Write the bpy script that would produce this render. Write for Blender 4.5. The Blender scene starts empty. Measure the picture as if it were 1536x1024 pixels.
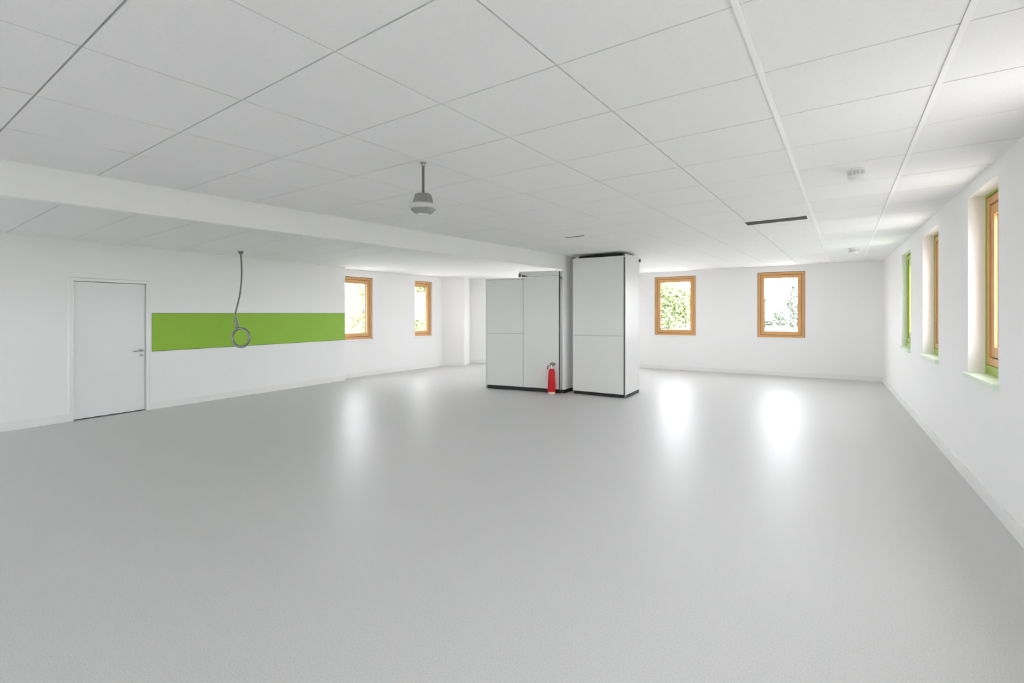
import bpy, bmesh, math, random
from mathutils import Vector, Matrix
random.seed(7)
sc = bpy.context.scene
COL = sc.collection

# ------------------------------------------------------------------ materials
def mat(name, color, rough=0.6, metal=0.0, noise=None, bump=None, spec=0.5, coat=0.0):
    m = bpy.data.materials.new(name); m.use_nodes = True
    nt = m.node_tree; b = nt.nodes['Principled BSDF']
    b.inputs['Base Color'].default_value = (*color, 1)
    b.inputs['Roughness'].default_value = rough
    b.inputs['Metallic'].default_value = metal
    b.inputs['Specular IOR Level'].default_value = spec
    b.inputs['Coat Weight'].default_value = coat
    if noise or bump:
        tc = nt.nodes.new('ShaderNodeTexCoord')
        n = nt.nodes.new('ShaderNodeTexNoise')
        n.inputs['Scale'].default_value = (noise or bump)[0]
        n.inputs['Detail'].default_value = 4
        nt.links.new(tc.outputs['Object'], n.inputs['Vector'])
    if noise:
        r = nt.nodes.new('ShaderNodeMapRange')
        a = noise[1]
        r.inputs['From Min'].default_value = 0.3; r.inputs['From Max'].default_value = 0.7
        r.inputs['To Min'].default_value = 1 - a; r.inputs['To Max'].default_value = 1 + a
        nt.links.new(n.outputs['Fac'], r.inputs['Value'])
        v = nt.nodes.new('ShaderNodeVectorMath'); v.operation = 'SCALE'
        v.inputs[0].default_value = color
        nt.links.new(r.outputs['Result'], v.inputs['Scale'])
        nt.links.new(v.outputs['Vector'], b.inputs['Base Color'])
    if bump:
        bp = nt.nodes.new('ShaderNodeBump'); bp.inputs['Strength'].default_value = bump[1]
        bp.inputs['Distance'].default_value = 0.002
        nt.links.new(n.outputs['Fac'], bp.inputs['Height'])
        nt.links.new(bp.outputs['Normal'], b.inputs['Normal'])
    return m

def wood_mat(name, c1, c2, axis='Z'):
    m = bpy.data.materials.new(name); m.use_nodes = True
    nt = m.node_tree; b = nt.nodes['Principled BSDF']
    tc = nt.nodes.new('ShaderNodeTexCoord'); mp = nt.nodes.new('ShaderNodeMapping')
    mp.inputs['Scale'].default_value = (60, 60, 2.5)
    n = nt.nodes.new('ShaderNodeTexNoise'); n.inputs['Scale'].default_value = 1.0; n.inputs['Detail'].default_value = 5
    cr = nt.nodes.new('ShaderNodeValToRGB')
    cr.color_ramp.elements[0].position = 0.3; cr.color_ramp.elements[1].position = 0.7
    cr.color_ramp.elements[0].color = (*c1, 1); cr.color_ramp.elements[1].color = (*c2, 1)
    nt.links.new(tc.outputs['Object'], mp.inputs['Vector']); nt.links.new(mp.outputs['Vector'], n.inputs['Vector'])
    nt.links.new(n.outputs['Fac'], cr.inputs['Fac']); nt.links.new(cr.outputs['Color'], b.inputs['Base Color'])
    b.inputs['Roughness'].default_value = 0.45
    return m

def glass_mat():
    m = bpy.data.materials.new('window_glass'); m.use_nodes = True
    nt = m.node_tree; nt.nodes.clear()
    o = nt.nodes.new('ShaderNodeOutputMaterial'); mx = nt.nodes.new('ShaderNodeMixShader')
    t = nt.nodes.new('ShaderNodeBsdfTransparent'); g = nt.nodes.new('ShaderNodeBsdfGlossy')
    lw = nt.nodes.new('ShaderNodeLayerWeight'); pw = nt.nodes.new('ShaderNodeMath'); pw.operation = 'POWER'; pw.inputs[1].default_value = 5
    fr = nt.nodes.new('ShaderNodeMath'); fr.operation = 'MULTIPLY_ADD'; fr.inputs[1].default_value = .5; fr.inputs[2].default_value = .03
    nt.links.new(lw.outputs['Facing'], pw.inputs[0]); nt.links.new(pw.outputs[0], fr.inputs[0])
    g.inputs['Roughness'].default_value = 0.02
    t.inputs['Color'].default_value = (.98, .99, .985, 1)
    nt.links.new(fr.outputs[0], mx.inputs[0]); nt.links.new(t.outputs[0], mx.inputs[1]); nt.links.new(g.outputs[0], mx.inputs[2])
    nt.links.new(mx.outputs[0], o.inputs['Surface'])
    return m

def leaf_mat(name, color, var=.25):
    m = mat(name, color, .7, noise=(1.3, var))
    return m

M = dict(
    wall=mat('white_wall_paint', (.90, .90, .90), .75, bump=(160, .12)),
    ceiling=mat('ceiling_tile', (.86, .86, .86), .85, noise=(90, .02), bump=(220, .15)),
    ceiling_gap=mat('ceiling_gap', (.10, .10, .10), .9),
    tbar=mat('white_ceiling_bar', (.93, .93, .925), .35),
    base=mat('white_skirting', (.86, .86, .85), .45),
    door=mat('door_laminate', (.84, .845, .845), .4),
    white=mat('white_lacquer', (.87, .87, .86), .35),
    green=mat('green_panel', (.28, .52, .035), .5, noise=(30, .03)),
    green_line=mat('panel_dark_joint', (.09, .15, .04), .6),  # dark green line around the panel
    green_frame=mat('lime_green_frame', (.38, .50, .06), .5),
    green_sill=mat('pale_green_sill', (.74, .87, .71), .4),
    wood=wood_mat('oak_window_wood', (.62, .32, .115), (.80, .46, .19)),
    gasket=mat('dark_gasket', (.05, .035, .025), .6),
    cabinet=mat('grey_cabinet_laminate', (.79, .795, .78), .45, bump=(120, .1)),
    cabinet_edge=mat('white_cabinet_edge', (.72, .72, .71), .35),
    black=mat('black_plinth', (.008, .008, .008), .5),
    steel=mat('brushed_steel', (.42, .42, .41), .35, 1.0),
    darksteel=mat('dark_steel', (.10, .10, .10), .4, .8),
    ring=mat('polished_grey_metal', (.22, .22, .21), .3, 1.0),
    cord=mat('grey_cord', (.16, .16, .15), .45, .4),
    lamp=mat('grey_cast_aluminium', (.36, .36, .35), .35, .9),
    lamp_rim=mat('bright_cast_rim', (.66, .66, .65), .3, .7),
    lamp_glass=mat('ribbed_lens', (.40, .40, .39), .15, .5),
    red=mat('red_enamel', (.60, .006, .012), .35, spec=.3),
    cream=mat('cream_plastic', (.80, .72, .58), .5),
    brass=mat('dull_brass', (.22, .22, .15), .5, .5),
    detector=mat('white_plastic', (.82, .82, .82), .4),
    detector_slot=mat('grey_slot', (.60, .60, .60), .6),
    vent=mat('dark_vent', (.06, .06, .06), .5),
    bark=mat('bark', (.16, .12, .08), .9, noise=(8, .3)),
    leaf1=leaf_mat('pale_leaf', (.27, .31, .16)),
    leaf2=leaf_mat('cool_leaf', (.20, .23, .19)),
    leaf3=leaf_mat('bright_leaf', (.19, .23, .10)),
    grass=mat('grass', (.16, .175, .11), .9, noise=(.4, .2)),
    bounce_ground=mat('pale_bounce_ground', (.52, .52, .51), .9, noise=(3, .1)),
    facade=mat('outside_render', (.55, .62, .30), .8),
    glass=glass_mat(),
)

# floor vinyl
fm = bpy.data.materials.new('grey_vinyl_floor'); fm.use_nodes = True
nt = fm.node_tree; b = nt.nodes['Principled BSDF']
tc = nt.nodes.new('ShaderNodeTexCoord')
n1 = nt.nodes.new('ShaderNodeTexNoise'); n1.inputs['Scale'].default_value = 130; n1.inputs['Detail'].default_value = 3
n2 = nt.nodes.new('ShaderNodeTexNoise'); n2.inputs['Scale'].default_value = .7; n2.inputs['Detail'].default_value = 3
for n in (n1, n2): nt.links.new(tc.outputs['Object'], n.inputs['Vector'])
a1 = nt.nodes.new('ShaderNodeMapRange'); a1.inputs['From Min'].default_value = .3; a1.inputs['From Max'].default_value = .7
a1.inputs['To Min'].default_value = .90; a1.inputs['To Max'].default_value = 1.10
nt.links.new(n1.outputs['Fac'], a1.inputs['Value'])
v = nt.nodes.new('ShaderNodeVectorMath'); v.operation = 'SCALE'; v.inputs[0].default_value = (.615, .615, .612)
nt.links.new(a1.outputs['Result'], v.inputs['Scale']); nt.links.new(v.outputs['Vector'], b.inputs['Base Color'])
a2 = nt.nodes.new('ShaderNodeMapRange'); a2.inputs['To Min'].default_value = .37; a2.inputs['To Max'].default_value = .43
b.inputs['Specular IOR Level'].default_value = .2
nt.links.new(n2.outputs['Fac'], a2.inputs['Value']); nt.links.new(a2.outputs['Result'], b.inputs['Roughness'])
bp = nt.nodes.new('ShaderNodeBump'); bp.inputs['Strength'].default_value = .08; bp.inputs['Distance'].default_value = .001
nt.links.new(n1.outputs['Fac'], bp.inputs['Height']); nt.links.new(bp.outputs['Normal'], b.inputs['Normal'])
M['floor'] = fm

# ------------------------------------------------------------------ mesh helpers
class MB:
    """collects shapes and links them as one mesh object"""
    def __init__(s): s.bm = bmesh.new()
    def prism(s, foot, z0, z1):
        bm = s.bm
        lo = [bm.verts.new((x, y, z0)) for x, y in foot]
        if callable(z1): hi = [bm.verts.new((x, y, z1(x, y))) for x, y in foot]
        else: hi = [bm.verts.new((x, y, z1)) for x, y in foot]
        n = len(foot)
        bm.faces.new(lo[::-1]); bm.faces.new(hi)
        for i in range(n): bm.faces.new((lo[i], lo[(i+1) % n], hi[(i+1) % n], hi[i]))
        return s
    def box(s, x0, x1, y0, y1, z0, z1):
        return s.prism([(x0, y0), (x1, y0), (x1, y1), (x0, y1)], z0, z1)
    def lathe(s, prof, c=(0, 0, 0), n=32, axis='Z'):
        bm = s.bm; rings = []
        for r, z in prof:
            ring = []
            for i in range(n):
                a = 2*math.pi*i/n
                p = Vector((r*math.cos(a), r*math.sin(a), z))
                if axis == 'Y': p = Vector((p.x, p.z, p.y))
                if axis == 'X': p = Vector((p.z, p.x, p.y))
                ring.append(bm.verts.new(p + Vector(c)))
            rings.append(ring)
        for a, b_ in zip(rings, rings[1:]):
            for i in range(n):
                bm.faces.new((a[i], a[(i+1) % n], b_[(i+1) % n], b_[i]))
        bm.faces.new(rings[0][::-1]); bm.faces.new(rings[-1])
        return s
    def tube(s, pts, r, n=12, closed=False):
        bm = s.bm; pts = [Vector(p) for p in pts]; rings = []
        up = Vector((0.3, 0.2, 1)).normalized()
        N = len(pts)
        for i, p in enumerate(pts):
            if closed: d = pts[(i+1) % N] - pts[i-1]
            else: d = pts[min(i+1, N-1)] - pts[max(i-1, 0)]
            d.normalize()
            if closed: u = d.cross(closed_axis).normalized(); w = closed_axis
            else:
                u = d.cross(Vector((0, 1, 0)) if abs(d.y) < .9 else Vector((1, 0, 0))).normalized(); w = d.cross(u)
            rr = r[i] if isinstance(r, (list, tuple)) else r
            rings.append([bm.verts.new(p + (u*math.cos(2*math.pi*k/n) + w*math.sin(2*math.pi*k/n))*rr) for k in range(n)])
        m = N if closed else N-1
        for i in range(m):
            a, b_ = rings[i], rings[(i+1) % N]
            for k in range(n): bm.faces.new((a[k], a[(k+1) % n], b_[(k+1) % n], b_[k]))
        if not closed: bm.faces.new(rings[0][::-1]); bm.faces.new(rings[-1])
        return s
    def build(s, name, m, parent=None, bevel=0, smooth=False, local=None):
        bm = s.bm
        bmesh.ops.recalc_face_normals(bm, faces=bm.faces)
        me = bpy.data.meshes.new(name); bm.to_mesh(me); bm.free()
        me.materials.append(m)
        o = bpy.data.objects.new(name, me); COL.objects.link(o)
        if smooth:
            for p in me.polygons: p.use_smooth = True
            md = o.modifiers.new('edges', 'EDGE_SPLIT'); md.split_angle = math.radians(35)
        if bevel:
            md = o.modifiers.new('bevel', 'BEVEL'); md.width = bevel; md.segments = 2; md.limit_method = 'ANGLE'
        if parent: o.parent = parent
        return o

def tag(o, label=None, cat=None, group=None, kind=None):
    for k, v_ in (('label', label), ('category', cat), ('group', group), ('kind', kind)):
        if v_: o[k] = v_
    return o

def empty(name, loc, rz=0):
    o = bpy.data.objects.new(name, None); COL.objects.link(o); o.location = loc; o.rotation_euler.z = rz
    o.empty_display_size = .1
    return o

def copy_tree(o, parent=None):
    c = o.copy(); COL.objects.link(c); c.parent = parent
    for ch in [x for x in bpy.data.objects if x.parent == o]: copy_tree(ch, c)
    return c

class Line:
    """a wall line on plan: runs a -> b, room on the right-hand side when off < 0; k = metres along, off = metres outwards"""
    def __init__(s, a, b_, flip=1):
        s.a = Vector(a); s.b = Vector(b_); s.L = (s.b - s.a).length; s.d = (s.b - s.a).normalized()
        s.n = Vector((-s.d.y, s.d.x))*flip; s.rz = math.atan2(s.d.y, s.d.x); s.flip = flip
    def p(s, k, off=0):
        q = s.a + s.d*k + s.n*off
        return (q.x, q.y)
    def quad(s, k0, k1, o0, o1): return [s.p(k0, o0), s.p(k1, o0), s.p(k1, o1), s.p(k0, o1)]

def ceil_z(x, y): return 2.71 + .0132*x + .0013*y
TOP = 2.95

def slab(mb, ln, k0, k1, o0, o1, z0, z1, holes=()):
    """wall slab pierced by holes (ka, kb, za, zb), laid as strips between them"""
    k = k0
    for ka, kb, za, zb in sorted(holes):
        mb.prism(ln.quad(k, ka, o0, o1), z0, z1)
        mb.prism(ln.quad(ka, kb, o0, o1), z0, za)
        mb.prism(ln.quad(ka, kb, o0, o1), zb, z1)
        k = kb
    mb.prism(ln.quad(k, k1, o0, o1), z0, z1)

def wall(name, ln, k0, k1, holes, depth, label, thick=.30):
    mb = MB()
    slab(mb, ln, k0, k1, 0, depth, -.02, TOP, [h[:4] for h in holes])
    if thick > depth:
        slab(mb, ln, k0, k1, depth, thick, -.02, TOP, [(h[0]-h[4], h[1]+.02, h[2]-.02, h[3]+.02) for h in holes])
    o = mb.build(name, M['wall']); tag(o, label, kind='structure')
    return o

def baseboard(name, ln, k0, k1, gaps=(), label=None, h=.11):
    mb = MB(); k = k0
    for a, b_ in gaps:
        mb.prism(ln.quad(k, a, -.018, 0), 0, h); k = b_
    mb.prism(ln.quad(k, k1, -.018, 0), 0, h)
    o = mb.build(name, M['base'], bevel=.003); tag(o, label, kind='structure'); return o

WN = [0]
def window(ln, ka, kb, za, zb, depth, label, extra=0.0, frame='wood', sill='white', outer_green=False, low=0.0, stile=.075, portal=True, gz=.05):
    """timber window behind the opening ka..kb; extra = how far the frame runs on behind the plaster on the near side"""
    WN[0] += 1
    WM = M[frame]
    kc = (ka+kb)/2; p = ln.p(kc, depth)
    e = empty('window_%d' % WN[0], (p[0], p[1], za), ln.rz)
    tag(e, label, kind='structure')
    w = (kb-ka)/2; h = zb-za; f = ln.flip
    def bx(mb, x0, x1, y0, y1, z0, z1):
        ys = sorted((y0*f, y1*f)); mb.box(x0, x1, ys[0], ys[1], z0, z1)
    def ringf(mb, x0, x1, z0, z1, t, y0, y1, tb=None):
        tb = tb or t
        bx(mb, x0, x0+t, y0, y1, z0, z1); bx(mb, x1-t, x1, y0, y1, z0, z1)
        bx(mb, x0+t, x1-t, y0, y1, z1-t, z1); bx(mb, x0+t, x1-t, y0, y1, z0, z0+tb)
    x0, x1, z0, z1 = -w-extra, w, 0, h
    if outer_green:
        mb = MB(); ringf(mb, x0, x1, z0, z1, .022, -.004, .15, low+.02)
        mb.build('window_surround', M['green_frame'], e); x0 += .022; x1 -= .022; z0 += low+.02; z1 -= .022
    mb = MB(); ringf(mb, x0-.002, x1+.002, z0-.002, z1+.002, .014, .02, .12)
    mb.build('perimeter_seal', M['gasket'], e)
    x0 += .010; x1 -= .010; z0 += .004; z1 -= .010
    mb = MB(); ringf(mb, x0, x1, z0, z1, stile*.55, .0, .13)
    mb.build('window_frame', WM, e, bevel=.003)
    g = .009; t = stile*.55+g
    mb = MB(); ringf(mb, x0+stile*.55-.004, x1-stile*.55+.004, z0+stile*.55-.004, z1-stile*.55+.004, .018, .02, .1)
    mb.build('window_gasket', M['gasket'], e)
    mb = MB(); ringf(mb, x0+t, x1-t, z0+t, z1-t, stile*.75, .012, .085)
    sash = mb.build('window_sash', WM, e, bevel=.003)
    i = t+stile*.75
    mb = MB(); ringf(mb, x0+i-.002, x1-i+.002, z0+i-.002, z1-i+.002, .011, gz-.012, gz+.012)
    mb.build('glazing_bead', M['gasket'], sash)
    mb = MB(); bx(mb, x0+i-.01, x1-i+.01, gz, gz+.006, z0+i-.01, z1-i+.01)
    mb.build('window_pane', M['glass'], sash)
    mb = MB(); bx(mb, -w-.025, w+.025, -depth-.03, -.002, -.035, .004) if sill == 'white' else bx(mb, -w-.02, w+.02, -depth-.035, -.004, -.045, .006)
    mb.build('window_sill', M['white'] if sill == 'white' else M['green_sill'], e, bevel=.006)
    if portal:
        L = bpy.data.lights.new('daylight_portal', 'AREA'); L.shape = 'RECTANGLE'; L.size = kb-ka; L.size_y = h
        L.cycles.is_portal = True
        o = bpy.data.objects.new('daylight_portal', L); COL.objects.link(o)
        q = ln.p(kc, depth+.2); o.location = (q[0], q[1], za+h/2)
        dirv = Vector((-ln.n.x, -ln.n.y, 0)); o.rotation_euler = dirv.to_track_quat('-Z', 'Y').to_euler()
    return e

# ------------------------------------------------------------------ the room shell
REAR = -4.6
RX = 1.1095                                      # right wall near X=1.1
R = Line((1.128, REAR), (1.081, 13.75), flip=-1)       # along Y, outwards = +X
# outward normal check: flip=-1 of left normal -> right side
B = Line((-6.75, 13.273), (1.4, 13.646), flip=1)
K = (-9.62, 11.42); J = (-6.75, 13.273)
FLW = Line(K, J, flip=1)
def ln_x(y): return -8.993-(y-1.579)*.0488
LN = Line((ln_x(REAR), REAR), (-9.265, 7.143), flip=1)
LF = Line((-9.532, 7.10), (-9.4645, 10.711), flip=1)
RW = Line((-9.6, REAR), (1.45, REAR), flip=-1)

def ry(y): return y-REAR                          # metres along the right wall
win_r = [(ry(5.11), ry(6.03), 1.0, 2.615), (ry(7.41), ry(8.47), 1.0, 2.585), (ry(9.57), ry(10.57), .98, 2.545),
         (ry(2.85), ry(3.87), 1.0, 2.6), (ry(.6), ry(1.62), 1.0, 2.6)]  # last two unseen, added to continue the row and bring daylight
wall('wall_right', R, 0, ry(9.0), [(*h, .02) for h in win_r if h is not win_r[2]], .12, 'long white wall with tall narrow recessed windows on the right')
wall('wall_right_far', R, ry(9.0), R.L, [(*win_r[2], .02)], .07, 'far part of the white right wall with the last tall window')
def bk(x): return (x+6.75)/B.d.x
win_b = [(bk(-4.01), bk(-2.916), .940, 2.548), (bk(-1.447), bk(-.421), .940, 2.566), (bk(-6.40), bk(-5.10), .10, 2.52)]  # last opening: unseen glazed door added to light the far end
wall('wall_back', B, 0, B.L, [(*h, .02) for h in win_b], .03, 'white far wall with two wood framed windows')
win_f = (1.6, 2.5, .94, 2.40)  # unseen window added to brighten the far left
wall('wall_far_corner', FLW, 0, FLW.L, [(*win_f, .02)], .03, 'white far wall section seen between pillar and cabinet', .25)
win_l = [(7.22-7.10, 8.175-7.10, .905, 2.425), (9.608-7.10, 10.293-7.10, .90, 2.44)]
wall('wall_left_far', LF, 0, LF.L, [(*win_l[0], .02), (*win_l[1], .14)], .05, 'white left wall section with two wood framed windows')
# near left wall with the doorway
DK0, DK1 = (2.322-REAR)/LN.d.y, (3.206-REAR)/LN.d.y
mb = MB(); slab(mb, LN, 0, LN.L, 0, .30, -.02, TOP, [(DK0-.05, DK1+.05, -.02, 2.06)])
tag(mb.build('wall_left', M['wall']), 'white left wall around the door and the green panel', kind='structure')
# wall return and pillar in the far left corner
mb = MB(); mb.prism([(-9.4645, 10.711), (-8.895, 11.045), (-9.11, 11.56), (-9.7, 11.56), (-9.7, 10.711)], -.02, TOP)
tag(mb.build('wall_return', M['wall']), 'white wall return jutting out in the far left corner', kind='structure')
# rear wall behind the camera, windows added to let in more daylight
win_k = [(1.2, 3.4, .9, 2.4), (6.6, 8.8, .9, 2.4)]
wall('wall_rear', RW, 0, RW.L, [(*h, .02) for h in win_k], .05, 'white rear wall with added wide windows')

# floor and ceiling
mb = MB(); mb.box(-10, 1.6, REAR-.4, 14.2, -.12, 0)
tag(mb.build('floor', M['floor']), 'smooth light grey vinyl floor with soft window reflections', kind='structure')

cols = [(0.0, 1.55), (.021, .413), (.031, -.344), (.0435, -1.133), (.0523, -1.860), (.0748, -2.690), (.0922, -3.466), (.112, -4.20), (.0917, -5.015)]
def xline(m, k, y): return m*y+k
rows = [(-.0237, .640), (-.0221, 1.289), (-.0019, 1.978), (.0068, 2.612), (.0005, 3.245), (.0122, 3.915), (.0065, 4.566), (.012, 5.26), (.012, 5.93)]
rows = [(-.02, .64-.655*i) for i in range(9, 0, -1)] + rows + [(.01, 5.93+.655*i) for i in range(1, 14)]
def isect(c, r):
    # x = m*y+k ; y = a*x+b
    m, k = c; a, b_ = r
    y = (a*k+b_)/(1-a*m); return (m*y+k, y)
def tiles(mb, cols, rows, gap, gapw):
    for i in range(len(cols)-1):
        for j in range(len(rows)-1):
            q = [isect(cols[i+1], rows[j]), isect(cols[i], rows[j]), isect(cols[i], rows[j+1]), isect(cols[i+1], rows[j+1])]
            gr = gapw.get(i, gap); gl = gapw.get(i+1, gap)
            q = [(q[0][0]+gl, q[0][1]+gap), (q[1][0]-gr, q[1][1]+gap), (q[2][0]-gr, q[2][1]-gap), (q[3][0]+gl, q[3][1]-gap)]
            bm = mb.bm
            lo = [bm.verts.new((x, y, ceil_z(x, y))) for x, y in q]
            hi = [bm.verts.new((x, y, ceil_z(x, y)+.02)) for x, y in q]
            bm.faces.new(lo)
            for t in range(4): bm.faces.new((lo[t], lo[(t+1) % 4], hi[(t+1) % 4], hi[t]))
mb = MB()
tiles(mb, cols, rows, .0042, {1: .0135, 2: .0135})
lrows = [(-.045, 1.327+.08-.62*i) for i in range(9, 0, -1)] + [(-.033, 1.327), (-.052, 1.8215), (-.046, 2.439), (-.089, 2.83), (-.095, 3.42)] + [(-.095, 3.42+.62*i) for i in range(1, 18)]
lcols = [(.0917, -5.015), (.05, -5.75), (.03, -6.5), (0, -7.2), (-.02, -7.9), (-.04, -8.6), (-.05, -9.9)]
tiles(mb, lcols, lrows, .0045, {i: .0018 for i in range(9)})
ceil = mb.build('ceiling', M['ceiling'])
tag(ceil, 'white suspended ceiling of large square tiles with thin joints', kind='structure')
mb = MB(); bm = mb.bm
f4 = [(-10, REAR-.4), (1.6, REAR-.4), (1.6, 14.2), (-10, 14.2)]
lo = [bm.verts.new((x, y, ceil_z(x, y)+.018)) for x, y in f4]; hi = [bm.verts.new((x, y, 3.1)) for x, y in f4]
bm.faces.new(lo[::-1]); bm.faces.new(hi)
for i in range(4): bm.faces.new((lo[i], lo[(i+1) % 4], hi[(i+1) % 4], hi[i]))
mb.build('ceiling_void', M['ceiling_gap'], ceil)
for n_, (m_, k_) in enumerate(cols[1:3]):
    mb = MB(); bm = mb.bm; w_ = .0125
    y0, y1 = REAR, 13.5
    q = [(xline(m_, k_, y0)-w_, y0), (xline(m_, k_, y0)+w_, y0), (xline(m_, k_, y1)+w_, y1), (xline(m_, k_, y1)-w_, y1)]
    lo = [bm.verts.new((x, y, ceil_z(x, y)-.006)) for x, y in q]; hi = [bm.verts.new((x, y, ceil_z(x, y)+.018)) for x, y in q]
    bm.faces.new(lo[::-1]); bm.faces.new(hi)
    for i in range(4): bm.faces.new((lo[i], lo[(i+1) % 4], hi[(i+1) % 4], hi[i]))
    tag(mb.build('trim_%d' % (n_+1), M['tbar']), ['bright white ceiling bar nearest the right wall', 'bright white ceiling bar left of the round detectors'][n_], kind='structure')
# beam (downstand) running from the camera side to the cabinets
def beam_x(y): return -4.936+.0917*(y-.867)
mb = MB(); bm = mb.bm
pts = [(beam_x(REAR), REAR), (beam_x(8.80), 8.80), (beam_x(8.80)-.07, 8.80), (beam_x(REAR)-.07, REAR)]
lo = [bm.verts.new((x, y, 2.395)) for x, y in pts]; hi = [bm.verts.new((x, y, ceil_z(x, y)+.015)) for x, y in pts]
bm.faces.new(lo[::-1]); bm.faces.new(hi)
for i in range(4): bm.faces.new((lo[i], lo[(i+1) % 4], hi[(i+1) % 4], hi[i]))
tag(mb.build('trim_3', M['wall'], bevel=.003), 'long white downstand beam crossing the ceiling towards the cabinets', kind='structure')

# skirtings
baseboard('baseboard_right', R, 0, ry(13.59), label='white skirting along the right wall')
baseboard('baseboard_back', B, .1, B.L-.31, label='pale skirting along the far wall')
baseboard('baseboard_left', LN, 0, LN.L, [(DK0-.06, DK1+.06)], label='white skirting along the left wall beside the door')
baseboard('baseboard_left_far', LF, .05, LF.L-.01, label='white skirting below the two left windows')
baseboard('baseboard_return', Line((-9.4645, 10.711), (-8.895, 11.045), flip=1), .02, .65, label='white skirting on the wall return')
baseboard('baseboard_corner', FLW, .2, 1.25, label='white skirting behind the pillar')

# windows
window(B, *win_b[0], .03, 'wood framed window on the far wall next to the tall cabinet, bushy tree behind', stile=.10)
window(B, *win_b[1], .03, 'wood framed window on the far wall nearer the right corner, small trees behind', stile=.10)
window(FLW, *win_f, .03, 'added unseen wood framed window behind the wide cabinet, brings in daylight', stile=.1)
window(LF, *win_l[0], .05, 'wood framed window right beside the green panel on the left wall', stile=.10)
window(LF, *win_l[1], .05, 'narrow wood framed window near the far left corner', extra=.12, stile=.10)
labs = ['nearest tall window in the right wall, showing most wood and a green foot', 'middle of the three tall windows in the right wall',
        'farthest of the three tall windows in the right wall, showing only green']
for i in range(3):
    window(R, *win_r[i], (.12, .12, .07)[i], labs[i], frame='green_frame' if i == 2 else 'wood', sill='green', outer_green=True, low=.06, stile=.12)
for i in range(3, 5): window(R, *win_r[i], .12, 'added unseen tall window in the right wall beside the camera, for daylight', sill='green', outer_green=True, low=.06, stile=.12)
window(B, *win_b[2], .03, 'added unseen glazed door in the far wall behind the cabinets, for daylight', stile=.10)
for h in win_k: window(RW, *h, .05, 'added unseen wide window in the rear wall, for daylight', stile=.1)

# ------------------------------------------------------------------ the door
e = empty('door_1', (*LN.p((DK0+DK1)/2, 0), 0), LN.rz); tag(e, 'plain white flush door in the left wall beside the green panel', kind='structure')
w = (DK1-DK0)/2
mb = MB()
for a, b_ in ((-w-.065, -w-.004), (w+.004, w+.065)): mb.box(a, b_, -.012, .10, 0, 2.055)
mb.box(-w-.004, w+.004, -.012, .10, 2.012, 2.055)
mb.build('door_frame', M['white'], e, bevel=.003)
mb = MB(); mb.box(-w+.003, w-.007, .012, .052, .018, 2.003)
leaf = mb.build('door_leaf', M['door'], e, bevel=.002)
mb = MB(); mb.box(-w-.006, w+.006, .056, .098, .0, 2.012)
mb.build('door_rebate', M['darksteel'], e)
for z in (1.77, .98, .31):
    mb = MB(); mb.lathe([(.009, -.05), (.009, .05)], (-w-.004, -.018, z), 12); mb.box(-w-.045, -w-.004, -.016, -.012, z-.045, z+.045)
    mb.build('hinge', M['white'], e, smooth=True)
mb = MB(); hx = w-.055
mb.lathe([(.027, 0), (.027, .010)], (hx, .002, .955), 24, 'Y')
mb.tube([(hx, .005, .955), (hx, -.045, .955), (hx-.015, -.056, .955), (hx-.06, -.058, .953), (hx-.135, -.055, .948)], [.010, .010, .011, .009, .007])
h = mb.build('door_handle', M['steel'], leaf, smooth=True)
mb = MB(); mb.lathe([(.022, 0), (.022, .009)], (hx, .003, .88), 24, 'Y'); mb.box(hx-.004, hx+.004, -.0005, .004, .868, .89)
mb.build('keyhole_plate', M['steel'], leaf, smooth=True)

# ------------------------------------------------------------------ green panel on the left wall
def lk(y): return (y-REAR)/LN.d.y
k0, k1 = lk(3.283), LN.L-.008
e = empty('wall_panel', (*LN.p((k0+k1)/2, 0), .93), LN.rz)
tag(e, 'long green rectangular panel on the left wall between door and window', 'wall panel')
w = (k1-k0)/2; mb = MB(); mb.box(-w+.006, w-.006, -.010, 0, .008, .612); mb.build('panel_face', M['green'], e)
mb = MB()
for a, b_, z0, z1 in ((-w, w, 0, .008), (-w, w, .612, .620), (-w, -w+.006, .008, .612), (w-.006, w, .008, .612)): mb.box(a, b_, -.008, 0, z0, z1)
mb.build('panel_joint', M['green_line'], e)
mb = MB(); mb.box(-w, w, -.014, 0, .620, .640); mb.box(-w, w, -.014, 0, -.02, 0); mb.box(-w-.028, -w, -.014, 0, -.82, .640)
mb.build('panel_edging', M['white'], e, bevel=.002)

# ------------------------------------------------------------------ cabinets
# two-door cabinet under the beam: local x along its front, y into its depth
rz = math.atan2(8.251-7.979, -4.263+5.876)
e = empty('storage_cabinet', (-5.876, 7.985, 0), rz)
tag(e, 'wide pale grey two-door cabinet under the beam, fire extinguisher in front', 'cabinet')
W = 1.620; D = .55; xm = .842
mb = MB(); mb.box(.006, .028, .0, D, .06, 2.225); mb.box(W-.030, W-.010, .0, D, .06, 2.225)
mb.box(.028, W-.030, .03, D, .075, .10); mb.box(.028, W-.030, D-.02, D, .10, 2.225); mb.box(.006, xm-.03, .0, D, 2.225, 2.245)
mb.box(xm, W-.01, .03, D, 2.245, 2.265)
mb.build('carcass', M['cabinet_edge'], e, bevel=.002)
mb = MB(); mb.box(.034, xm-.004, -.004, .018, .078, 1.131); mb.box(.034, xm-.004, -.004, .018, 1.136, 2.220)
d = mb.build('door', M['cabinet'], e, bevel=.0015); tag(d, 'left door with a seam at mid height')
mb = MB(); mb.box(xm+.004, W-.034, -.004, .018, .078, 2.262); d = mb.build('door', M['cabinet'], e, bevel=.0015); tag(d, 'plain taller right door')
mb = MB(); mb.box(.03, W-.012, .02, .03, .07, 2.24); mb.build('door_reveal', M['black'], e)
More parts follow.
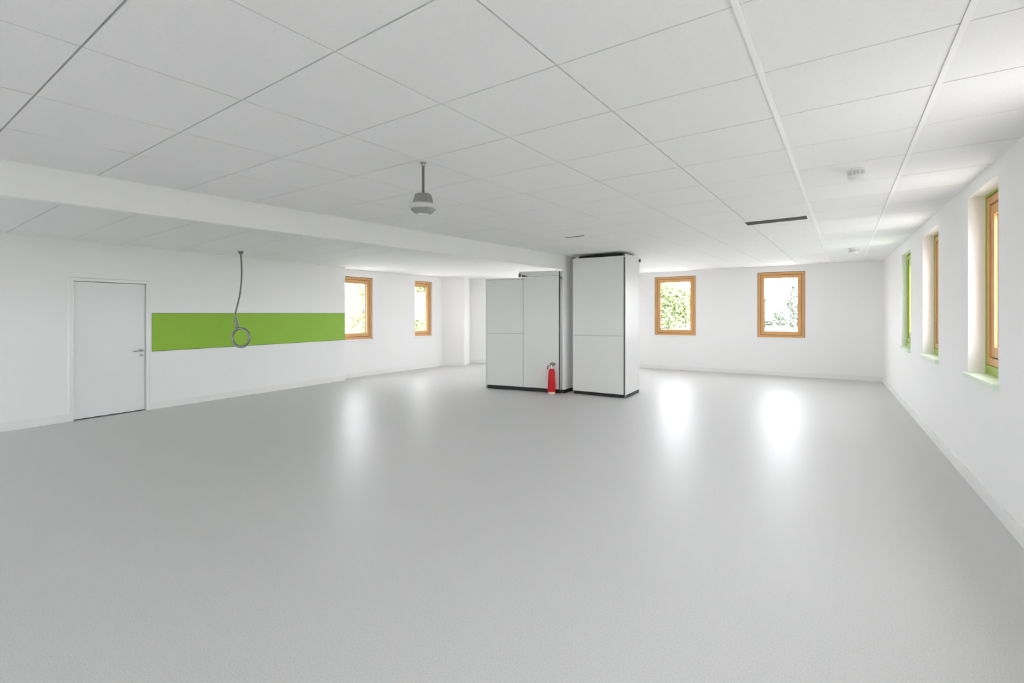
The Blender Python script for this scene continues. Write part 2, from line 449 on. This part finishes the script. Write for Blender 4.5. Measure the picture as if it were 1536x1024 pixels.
mb = MB(); mb.box(.045, W-.01, .012, D-.03, 0, .068); mb.build('plinth', M['black'], e)
mb = MB(); mb.box(xm-.09, W+.0, .0, .12, 2.275, 2.372); mb.build('header_rail', M['cabinet_edge'], e, bevel=.002)
mb = MB(); mb.box(xm-.10, xm-.055, -.012, .02, 2.262, 2.335); mb.build('bracket', M['darksteel'], e)
mb = MB(); bm = mb.bm
a = [bm.verts.new((x, y, z)) for y in (-.016, .0) for x, z in ((xm-.03, 2.262), (xm+.12, 2.275), (xm-.02, 2.312))]
bm.faces.new(a[:3]); bm.faces.new(a[3:][::-1])
for i in range(3): bm.faces.new((a[i], a[(i+1) % 3], a[3+(i+1) % 3], a[3+i]))
mb.build('hinge_arm', M['darksteel'], e)
for x in (.017,): mb = MB(); mb.lathe([(.016, 0), (.016, .06)], (x, .03, 0), 12); mb.build('foot', M['steel'], e, smooth=True)
mb = MB(); mb.box(W-.029, W-.011, -.006, .012, .0, 2.355); mb.build('door_slit', M['black'], e)

# slim end pier that carries the beam
e = empty('trim_4', (-4.238, 8.27, 0)); tag(e, 'slim white end pier below the beam between the two cabinets', kind='structure')
mb = MB(); mb.box(-.012, .012, 0, .52, .07, 2.40); mb.build('pier_face', M['wall'], e, bevel=.002)
mb = MB(); mb.box(.012, .150, .49, .51, 0, 2.66); mb.build('gap_shade_panel', M['cabinet'], e)  # added panel closing off light so the gap beside the pier darkens
mb = MB(); mb.box(-.010, .010, .006, .50, 0, .07); mb.build('pier_foot', M['black'], e)

# single-door tall cabinet
rz = math.atan2(8.40-8.375, -3.06+4.073)
e = empty('storage_cabinet', (-4.073, 8.375, 0), rz)
tag(e, 'narrow pale grey cabinet reaching the ceiling, right of the slim pier', 'cabinet')
W = 1.035; D = .84
mb = MB(); mb.box(.0, .018, .0, D, .06, 2.585); mb.box(W-.018, W, 0, D, .06, 2.625); mb.box(.018, W-.018, D-.02, D, .06, 2.585)
mb.box(.018, W-.018, .02, D-.02, 2.565, 2.585); mb.box(.018, W-.018, .02, D-.02, .06, .08)
mb.build('carcass', M['cabinet_edge'], e, bevel=.002)
mb = MB(); mb.box(.004, W-.030, -.022, -.002, .068, 1.128); mb.box(.004, W-.030, -.022, -.002, 1.133, 2.588)
mb.build('door', M['cabinet'], e, bevel=.0015)
mb = MB(); mb.box(W-.029, W-.015, -.016, -.001, .06, 2.57); mb.build('door_slit', M['black'], e)
mb = MB(); mb.box(.01, W-.004, .02, D-.02, 0, .062); mb.build('plinth', M['black'], e)
mb = MB(); mb.box(.08, W-.10, .10, D-.05, 2.585, 2.64); mb.build('top_shade_strip', M['black'], e)  # black strip stands in for the shade between cabinet top and ceiling
mb = MB(); mb.box(W, W+.008, D-.05, D-.012, 2.54, 2.60); mb.box(W+.0, W+.03, D-.03, D-.022, 2.54, 2.60); mb.build('bracket', M['darksteel'], e)
for y in (.03, D-.03): mb = MB(); mb.lathe([(.014, 0), (.014, .06)], (W-.016, y, 0), 12); mb.build('foot', M['steel'], e, smooth=True)
mb = MB(); mb.box(W-.001, W+.002, D-.10, D-.096, .08, 2.60); mb.build('side_joint', M['cabinet'], e)

# ------------------------------------------------------------------ fire extinguisher
e = empty('fire_extinguisher', (-4.395, 8.105, 0), .3); tag(e, 'small red fire extinguisher standing before the wide grey cabinet', 'fire extinguisher')
mb = MB(); mb.lathe([(.066, .045), (.076, .055), (.076, .12), (.070, .30), (.062, .43), (.052, .465), (.034, .485)], n=36)
mb.build('cylinder', M['red'], e, smooth=True)
mb = MB(); mb.lathe([(.060, 0), (.066, .004), (.066, .046), (.058, .048)], n=32); mb.build('base_ring', M['cream'], e, smooth=True)
mb = MB(); mb.lathe([(.077, .045), (.079, .048), (.079, .058), (.077, .062)], n=32); mb.build('bottom_band', M['red'], e, smooth=True)
mb = MB(); mb.lathe([(.034, .485), (.036, .49), (.036, .515), (.026, .525)], n=24); mb.build('neck', M['cream'], e, smooth=True)
mb = MB(); mb.lathe([(.024, .52), (.028, .535), (.026, .57)], n=20)
valve = mb.build('valve', M['brass'], e, smooth=True)
mb = MB(); mb.tube([(-.03, 0, .545), (0, 0, .552), (.05, 0, .560), (.075, 0, .572)], [.009, .014, .013, .010]); mb.build('carry_handle', M['brass'], valve, smooth=True)
mb = MB(); mb.tube([(-.035, 0, .575), (0, 0, .590), (.04, 0, .592), (.07, 0, .588)], [.010, .015, .014, .009]); mb.tube([(-.02, 0, .55), (-.03, 0, .58)], .006)
mb.build('squeeze_lever', M['brass'], valve, smooth=True)
mb = MB(); mb.tube([(-.015, 0, .545), (-.045, -.005, .546), (-.066, -.01, .53), (-.074, -.012, .505), (-.076, -.012, .475)], [.007, .008, .009, .010, .014]); mb.build('hose', M['darksteel'], e, smooth=True)
mb = MB(); mb.lathe([(.016, -.03), (.016, -.022)], (0, 0, .54), 16, 'Y'); mb.build('pressure_gauge', M['detector'], valve, smooth=True)

# ------------------------------------------------------------------ hanging ring
lat = Vector((.8368, .5474, 0)); base = Vector((-8.405, 4.344, 0)); MPX = .01144
zc = ceil_z(base.x, base.y)
e = empty('hanging_ring', (base.x, base.y, zc)); tag(e, 'grey metal ring hanging on a cord from the ceiling before the green panel', 'ring')
def lp(px, z): v_ = lat*(px*MPX); return (v_.x, v_.y, z-zc)
mb = MB(); mb.lathe([(.050, -.012), (.050, 0)], n=24); mb.lathe([(.026, -.045), (.032, -.04), (.032, -.012)], n=20)
mb.build('ceiling_mount', M['ring'], e, smooth=True)
path = [(0, 2.57), (.9, 2.45), (1.5, 2.30), (1.3, 2.16), (.5, 2.03), (-1, 1.88), (-3.5, 1.745), (-6, 1.63), (-7.9, 1.55), (-8, 1.50)]
def smoothp(pts, n=5):
    out = []
    for i in range(len(pts)-1):
        p0 = pts[max(i-1, 0)]; p1 = pts[i]; p2 = pts[i+1]; p3 = pts[min(i+2, len(pts)-1)]
        for t in range(n):
            t /= n
            out.append(tuple(.5*((2*b_)+(-a+c)*t+(2*a-5*b_+4*c-d_)*t*t+(-a+3*b_-3*c+d_)*t**3) for a, b_, c, d_ in zip(p0, p1, p2, p3)))
    out.append(pts[-1]); return out
mb = MB(); mb.tube([lp(*q) for q in smoothp(path)], .0125, 14); mb.build('cord', M['cord'], e, smooth=True)
mb = MB(); mb.tube([lp(-8, 1.51), lp(-7.8, 1.47), lp(-7.6, 1.46), lp(-6.8, 1.40), lp(-6.6, 1.395), lp(-5.8, 1.33), lp(-5.6, 1.30), lp(-5.3, 1.275)], [.015, .016, .028, .029, .022, .031, .027, .018], 16)
mb.build('swivel', M['ring'], e, smooth=True)
axis = Vector((-.5474, .8368, 0)); closed_axis = axis
mb = MB(); cz = 1.127; pts = []
for i in range(56):
    a = 2*math.pi*i/56; v_ = lat*(.147*math.cos(a)); c0 = lat*(.3*MPX)
    pts.append(Vector((v_.x+c0.x, v_.y+c0.y, cz-zc+.158*math.sin(a))))
mb.tube(pts, .021, 14, closed=True); mb.build('ring', M['ring'], e, smooth=True)

# ------------------------------------------------------------------ pendant fixture
px, py = -2.535, 2.655; zc = ceil_z(px, py)
e = empty('pendant_lamp', (px, py, zc)); tag(e, 'small grey bell-shaped metal pendant lamp on a rod below the ceiling', 'lamp')
mb = MB(); mb.lathe([(.024, -.006), (.026, 0)], n=24); mb.lathe([(.011, -.028), (.014, -.022), (.014, -.006)], n=16); mb.build('ceiling_mount', M['lamp'], e, smooth=True)
mb = MB(); mb.lathe([(.0095, -.245), (.0095, -.02)], n=16); mb.build('rod', M['cord'], e, smooth=True)
def ribbed(prof, n, amp):
    mb = MB(); bm = mb.bm; rings = []
    for r, z in prof:
        rings.append([bm.verts.new(((r-(amp if i % 2 else 0))*math.cos(2*math.pi*i/n), (r-(amp if i % 2 else 0))*math.sin(2*math.pi*i/n), z)) for i in range(n)])
    for a, b_ in zip(rings, rings[1:]):
        for i in range(n): bm.faces.new((a[i], a[(i+1) % n], b_[(i+1) % n], b_[i]))
    bm.faces.new(rings[0][::-1]); bm.faces.new(rings[-1]); return mb
ribbed([(.079, -.315), (.074, -.29), (.062, -.245), (.054, -.238)], 64, .0035).build('housing', M['lamp'], e)
mb = MB(); mb.lathe([(.099, -.352), (.107, -.345), (.107, -.325), (.096, -.314), (.078, -.312)], n=48); mb.build('rim', M['lamp_rim'], e, smooth=True)
ribbed([(.045, -.388), (.066, -.380), (.084, -.362), (.092, -.352)], 80, .003).build('lens', M['lamp_glass'], e)

# ------------------------------------------------------------------ ceiling detectors and vents
def detector(x, y, s, label):
    z = ceil_z(x, y)
    e = empty('smoke_detector', (x, y, z), .6); tag(e, label, 'detector', 'white detectors on the ceiling'); e.scale = (s, s, s)
    mb = MB(); mb.lathe([(.060, -.020), (.068, -.016), (.070, 0)], n=32); mb.build('mounting_plate', M['detector'], e, smooth=True)
    mb = MB(); mb.lathe([(.040, -.088), (.056, -.080), (.062, -.066), (.062, -.056)], n=32); mb.build('cap', M['detector'], e, smooth=True)
    mb = MB(); mb.lathe([(.048, -.058), (.048, -.018)], n=32); mb.build('sensor_chamber', M['detector_slot'], e, smooth=True)
    mb = MB()
    for i in range(14):
        a = 2*math.pi*i/14; c_, s_ = math.cos(a), math.sin(a)
        q = [(c_*r-s_*t, s_*r+c_*t) for r, t in ((.048, -.004), (.061, -.004), (.061, .004), (.048, .004))]
        mb.prism(q, -.058, -.018)
    mb.build('fins', M['detector'], e)
detector(.207, 4.80, 1.0, 'white round detector on the ceiling, the one nearer the camera')
detector(.416, 10.75, 1.2, 'white round detector on the ceiling, close to the far wall')
def vent(x0, x1, y0, y1, skew, label, slats):
    cx_, cy_ = (x0+x1)/2, (y0+y1)/2; z = ceil_z(cx_, cy_); w, d_ = (x1-x0)/2, (y1-y0)/2
    e = empty('ceiling_vent', (cx_, cy_, z), skew); tag(e, label, 'vent', 'dark ceiling vents')
    e.rotation_euler = (0, -.0132, skew)
    t = .012
    mb = MB()
    for a in ((-w-t, w+t, -d_-t, -d_), (-w-t, w+t, d_, d_+t), (-w-t, -w, -d_, d_), (w, w+t, -d_, d_)): mb.box(*a, -.008, .001)
    mb.build('vent_frame', M['tbar'], e)
    mb = MB(); mb.box(-w, w, -d_, d_, -.002, .001); mb.build('vent_back', M['black'], e)
    mb = MB()
    for i in range(slats):
        y = -d_+(i+.5)*2*d_/slats; mb.prism([(-w, y-.006), (w, y-.006), (w, y+.006), (-w, y+.006)], -.006, -.002)
    mb.build('slats', M['vent'], e)
vent(-.868, -.192, 6.715, 6.98, -.02, 'long dark slot vent in the ceiling left of the white bar', 8)
vent(-3.26, -2.93, 6.385, 6.455, -.04, 'short thin dark slot vent in the ceiling above the tall cabinet', 2)

# ------------------------------------------------------------------ outside: grass and trees
GZ = -.3
mb = MB(); bm = mb.bm
bm.faces.new([bm.verts.new(p) for p in ((-120, -60, GZ), (80, -60, GZ), (80, 150, GZ), (-120, 150, GZ))])
tag(mb.build('lawn', M['grass']), 'pale green grass field outside the windows', kind='structure')
mb = MB(); mb.box(-18, 10, -16, 24, GZ-.05, GZ+.02)  # added pale ground, bounces daylight up to the ceiling
tag(mb.build('bounce_terrace', M['bounce_ground']), 'added pale paved strip around the building, bounces daylight inside', kind='structure')
def tree(name, loc, h, r, leaf, m, label, nl=2600, shape='round', trunk=.12, density=1.0, low=.08):
    e = empty(name, (loc[0], loc[1], GZ)); tag(e, label, 'tree', 'trees outside the windows')
    rnd = random.Random(hash((round(loc[0]), nl)) & 0xffff)
    mb = MB(); mb.tube([(0, 0, -.05), (.03*h*.3, 0, h*.3), (-.01*h, .01*h, h*.6), (0, 0, h*.9)], [trunk, trunk*.8, trunk*.5, trunk*.15], 8)
    blobs = []
    for i in range(16):
        t = rnd.uniform(low, .93) if shape == 'round' else rnd.uniform(low, .97)
        rad = r*(math.sin(math.pi*(t*.80+.13))**.7) if shape == 'round' else r*(1.05-t)
        a = rnd.uniform(0, 6.28); q = rnd.uniform(.1, .62)*rad
        c = Vector((q*math.cos(a), q*math.sin(a), h*t)); blobs.append((c, rad*rnd.uniform(.38, .6)))
        mb.tube([(0, 0, max(.1, h*t-.25*rad)), tuple(c)], [trunk*.3, trunk*.08], 5)
    mb.build('trunk', M['bark'], e)
    bm = bmesh.new()
    for i in range(nl):
        c, br = rnd.choice(blobs)
        v_ = Vector((rnd.gauss(0, 1), rnd.gauss(0, 1), rnd.gauss(0, 1))).normalized()*br*rnd.uniform(.35, 1.1)
        p = c+v_
        if p.z < .1: continue
        s = leaf*rnd.uniform(.6, 1.3)
        d1 = Vector((rnd.gauss(0, 1), rnd.gauss(0, 1), rnd.gauss(0, 1))).normalized(); d2 = d1.orthogonal().normalized()
        vs = [bm.verts.new(p+d1*s*a_+d2*s*b_) for a_, b_ in ((-.6, 0), (0, -.3), (.6, 0), (0, .3))]
        bm.faces.new(vs)
    me = bpy.data.meshes.new('foliage'); bm.to_mesh(me); bm.free(); me.materials.append(m)
    o = bpy.data.objects.new('foliage', me); COL.objects.link(o); o.parent = e
    return e
tree('deciduous_tree', (-16.0, 58.6), 6.6, 4.3, .34, M['leaf1'], 'broad pale green tree filling the far wall window beside the tall cabinet', 15000, low=.12)
tree('deciduous_tree', (-13.3, 66.0), 4.9, 2.2, .28, M['leaf1'], 'smaller pale tree at the right edge of the window beside the tall cabinet', 2000)
tree('conifer', (-3.5, 69.5), 5.6, 1.9, .30, M['leaf2'], 'taller of the pale conifers in the window nearer the right corner', 4500, shape='cone')
tree('conifer', (-6.7, 70.6), 3.9, 1.7, .28, M['leaf2'], 'lower conifer at the left of the window nearer the right corner', 3600, shape='cone')
tree('shrub', (-5.5, 78.0), 2.3, 1.6, .26, M['leaf2'], 'low bush between the two conifers in the window nearer the right corner', 2400)
tree('deciduous_tree', (-32.4, 26.8), 5.0, 3.0, .15, M['leaf1'], 'sparse light tree in the window beside the green panel', 8000, density=.5)
tree('deciduous_tree', (-16.9, 17.8), 4.1, 3.1, .19, M['leaf3'], 'dense yellow green tree in the narrow window near the far left corner', 11000, low=.03)
# ------------------------------------------------------------------ daylight
w = bpy.data.worlds.new('World'); sc.world = w; w.use_nodes = True
bg = w.node_tree.nodes['Background']; bg.inputs['Color'].default_value = (.945, .95, 1.0, 1); bg.inputs['Strength'].default_value = 10.0
# ------------------------------------------------------------------ camera
cam = bpy.data.cameras.new('Camera'); co = bpy.data.objects.new('Camera', cam); COL.objects.link(co)
cam.sensor_width = 36; cam.lens = 36*720/1536; cam.shift_y = -.02786
co.location = (0, 0, 1.55); co.rotation_euler = (math.radians(90), 0, math.radians(33.1914))
cam.clip_end = 500
sc.camera = co
sc.view_settings.view_transform = 'Standard'; sc.view_settings.look = 'None'; sc.view_settings.gamma = 1
sc.view_settings.use_curve_mapping = False
sc.view_settings.exposure = 0.76
sc.cycles.use_denoising = True
sc.cycles.max_bounces = 16; sc.cycles.diffuse_bounces = 12; sc.cycles.transparent_max_bounces = 16
sc.cycles.caustics_reflective = False
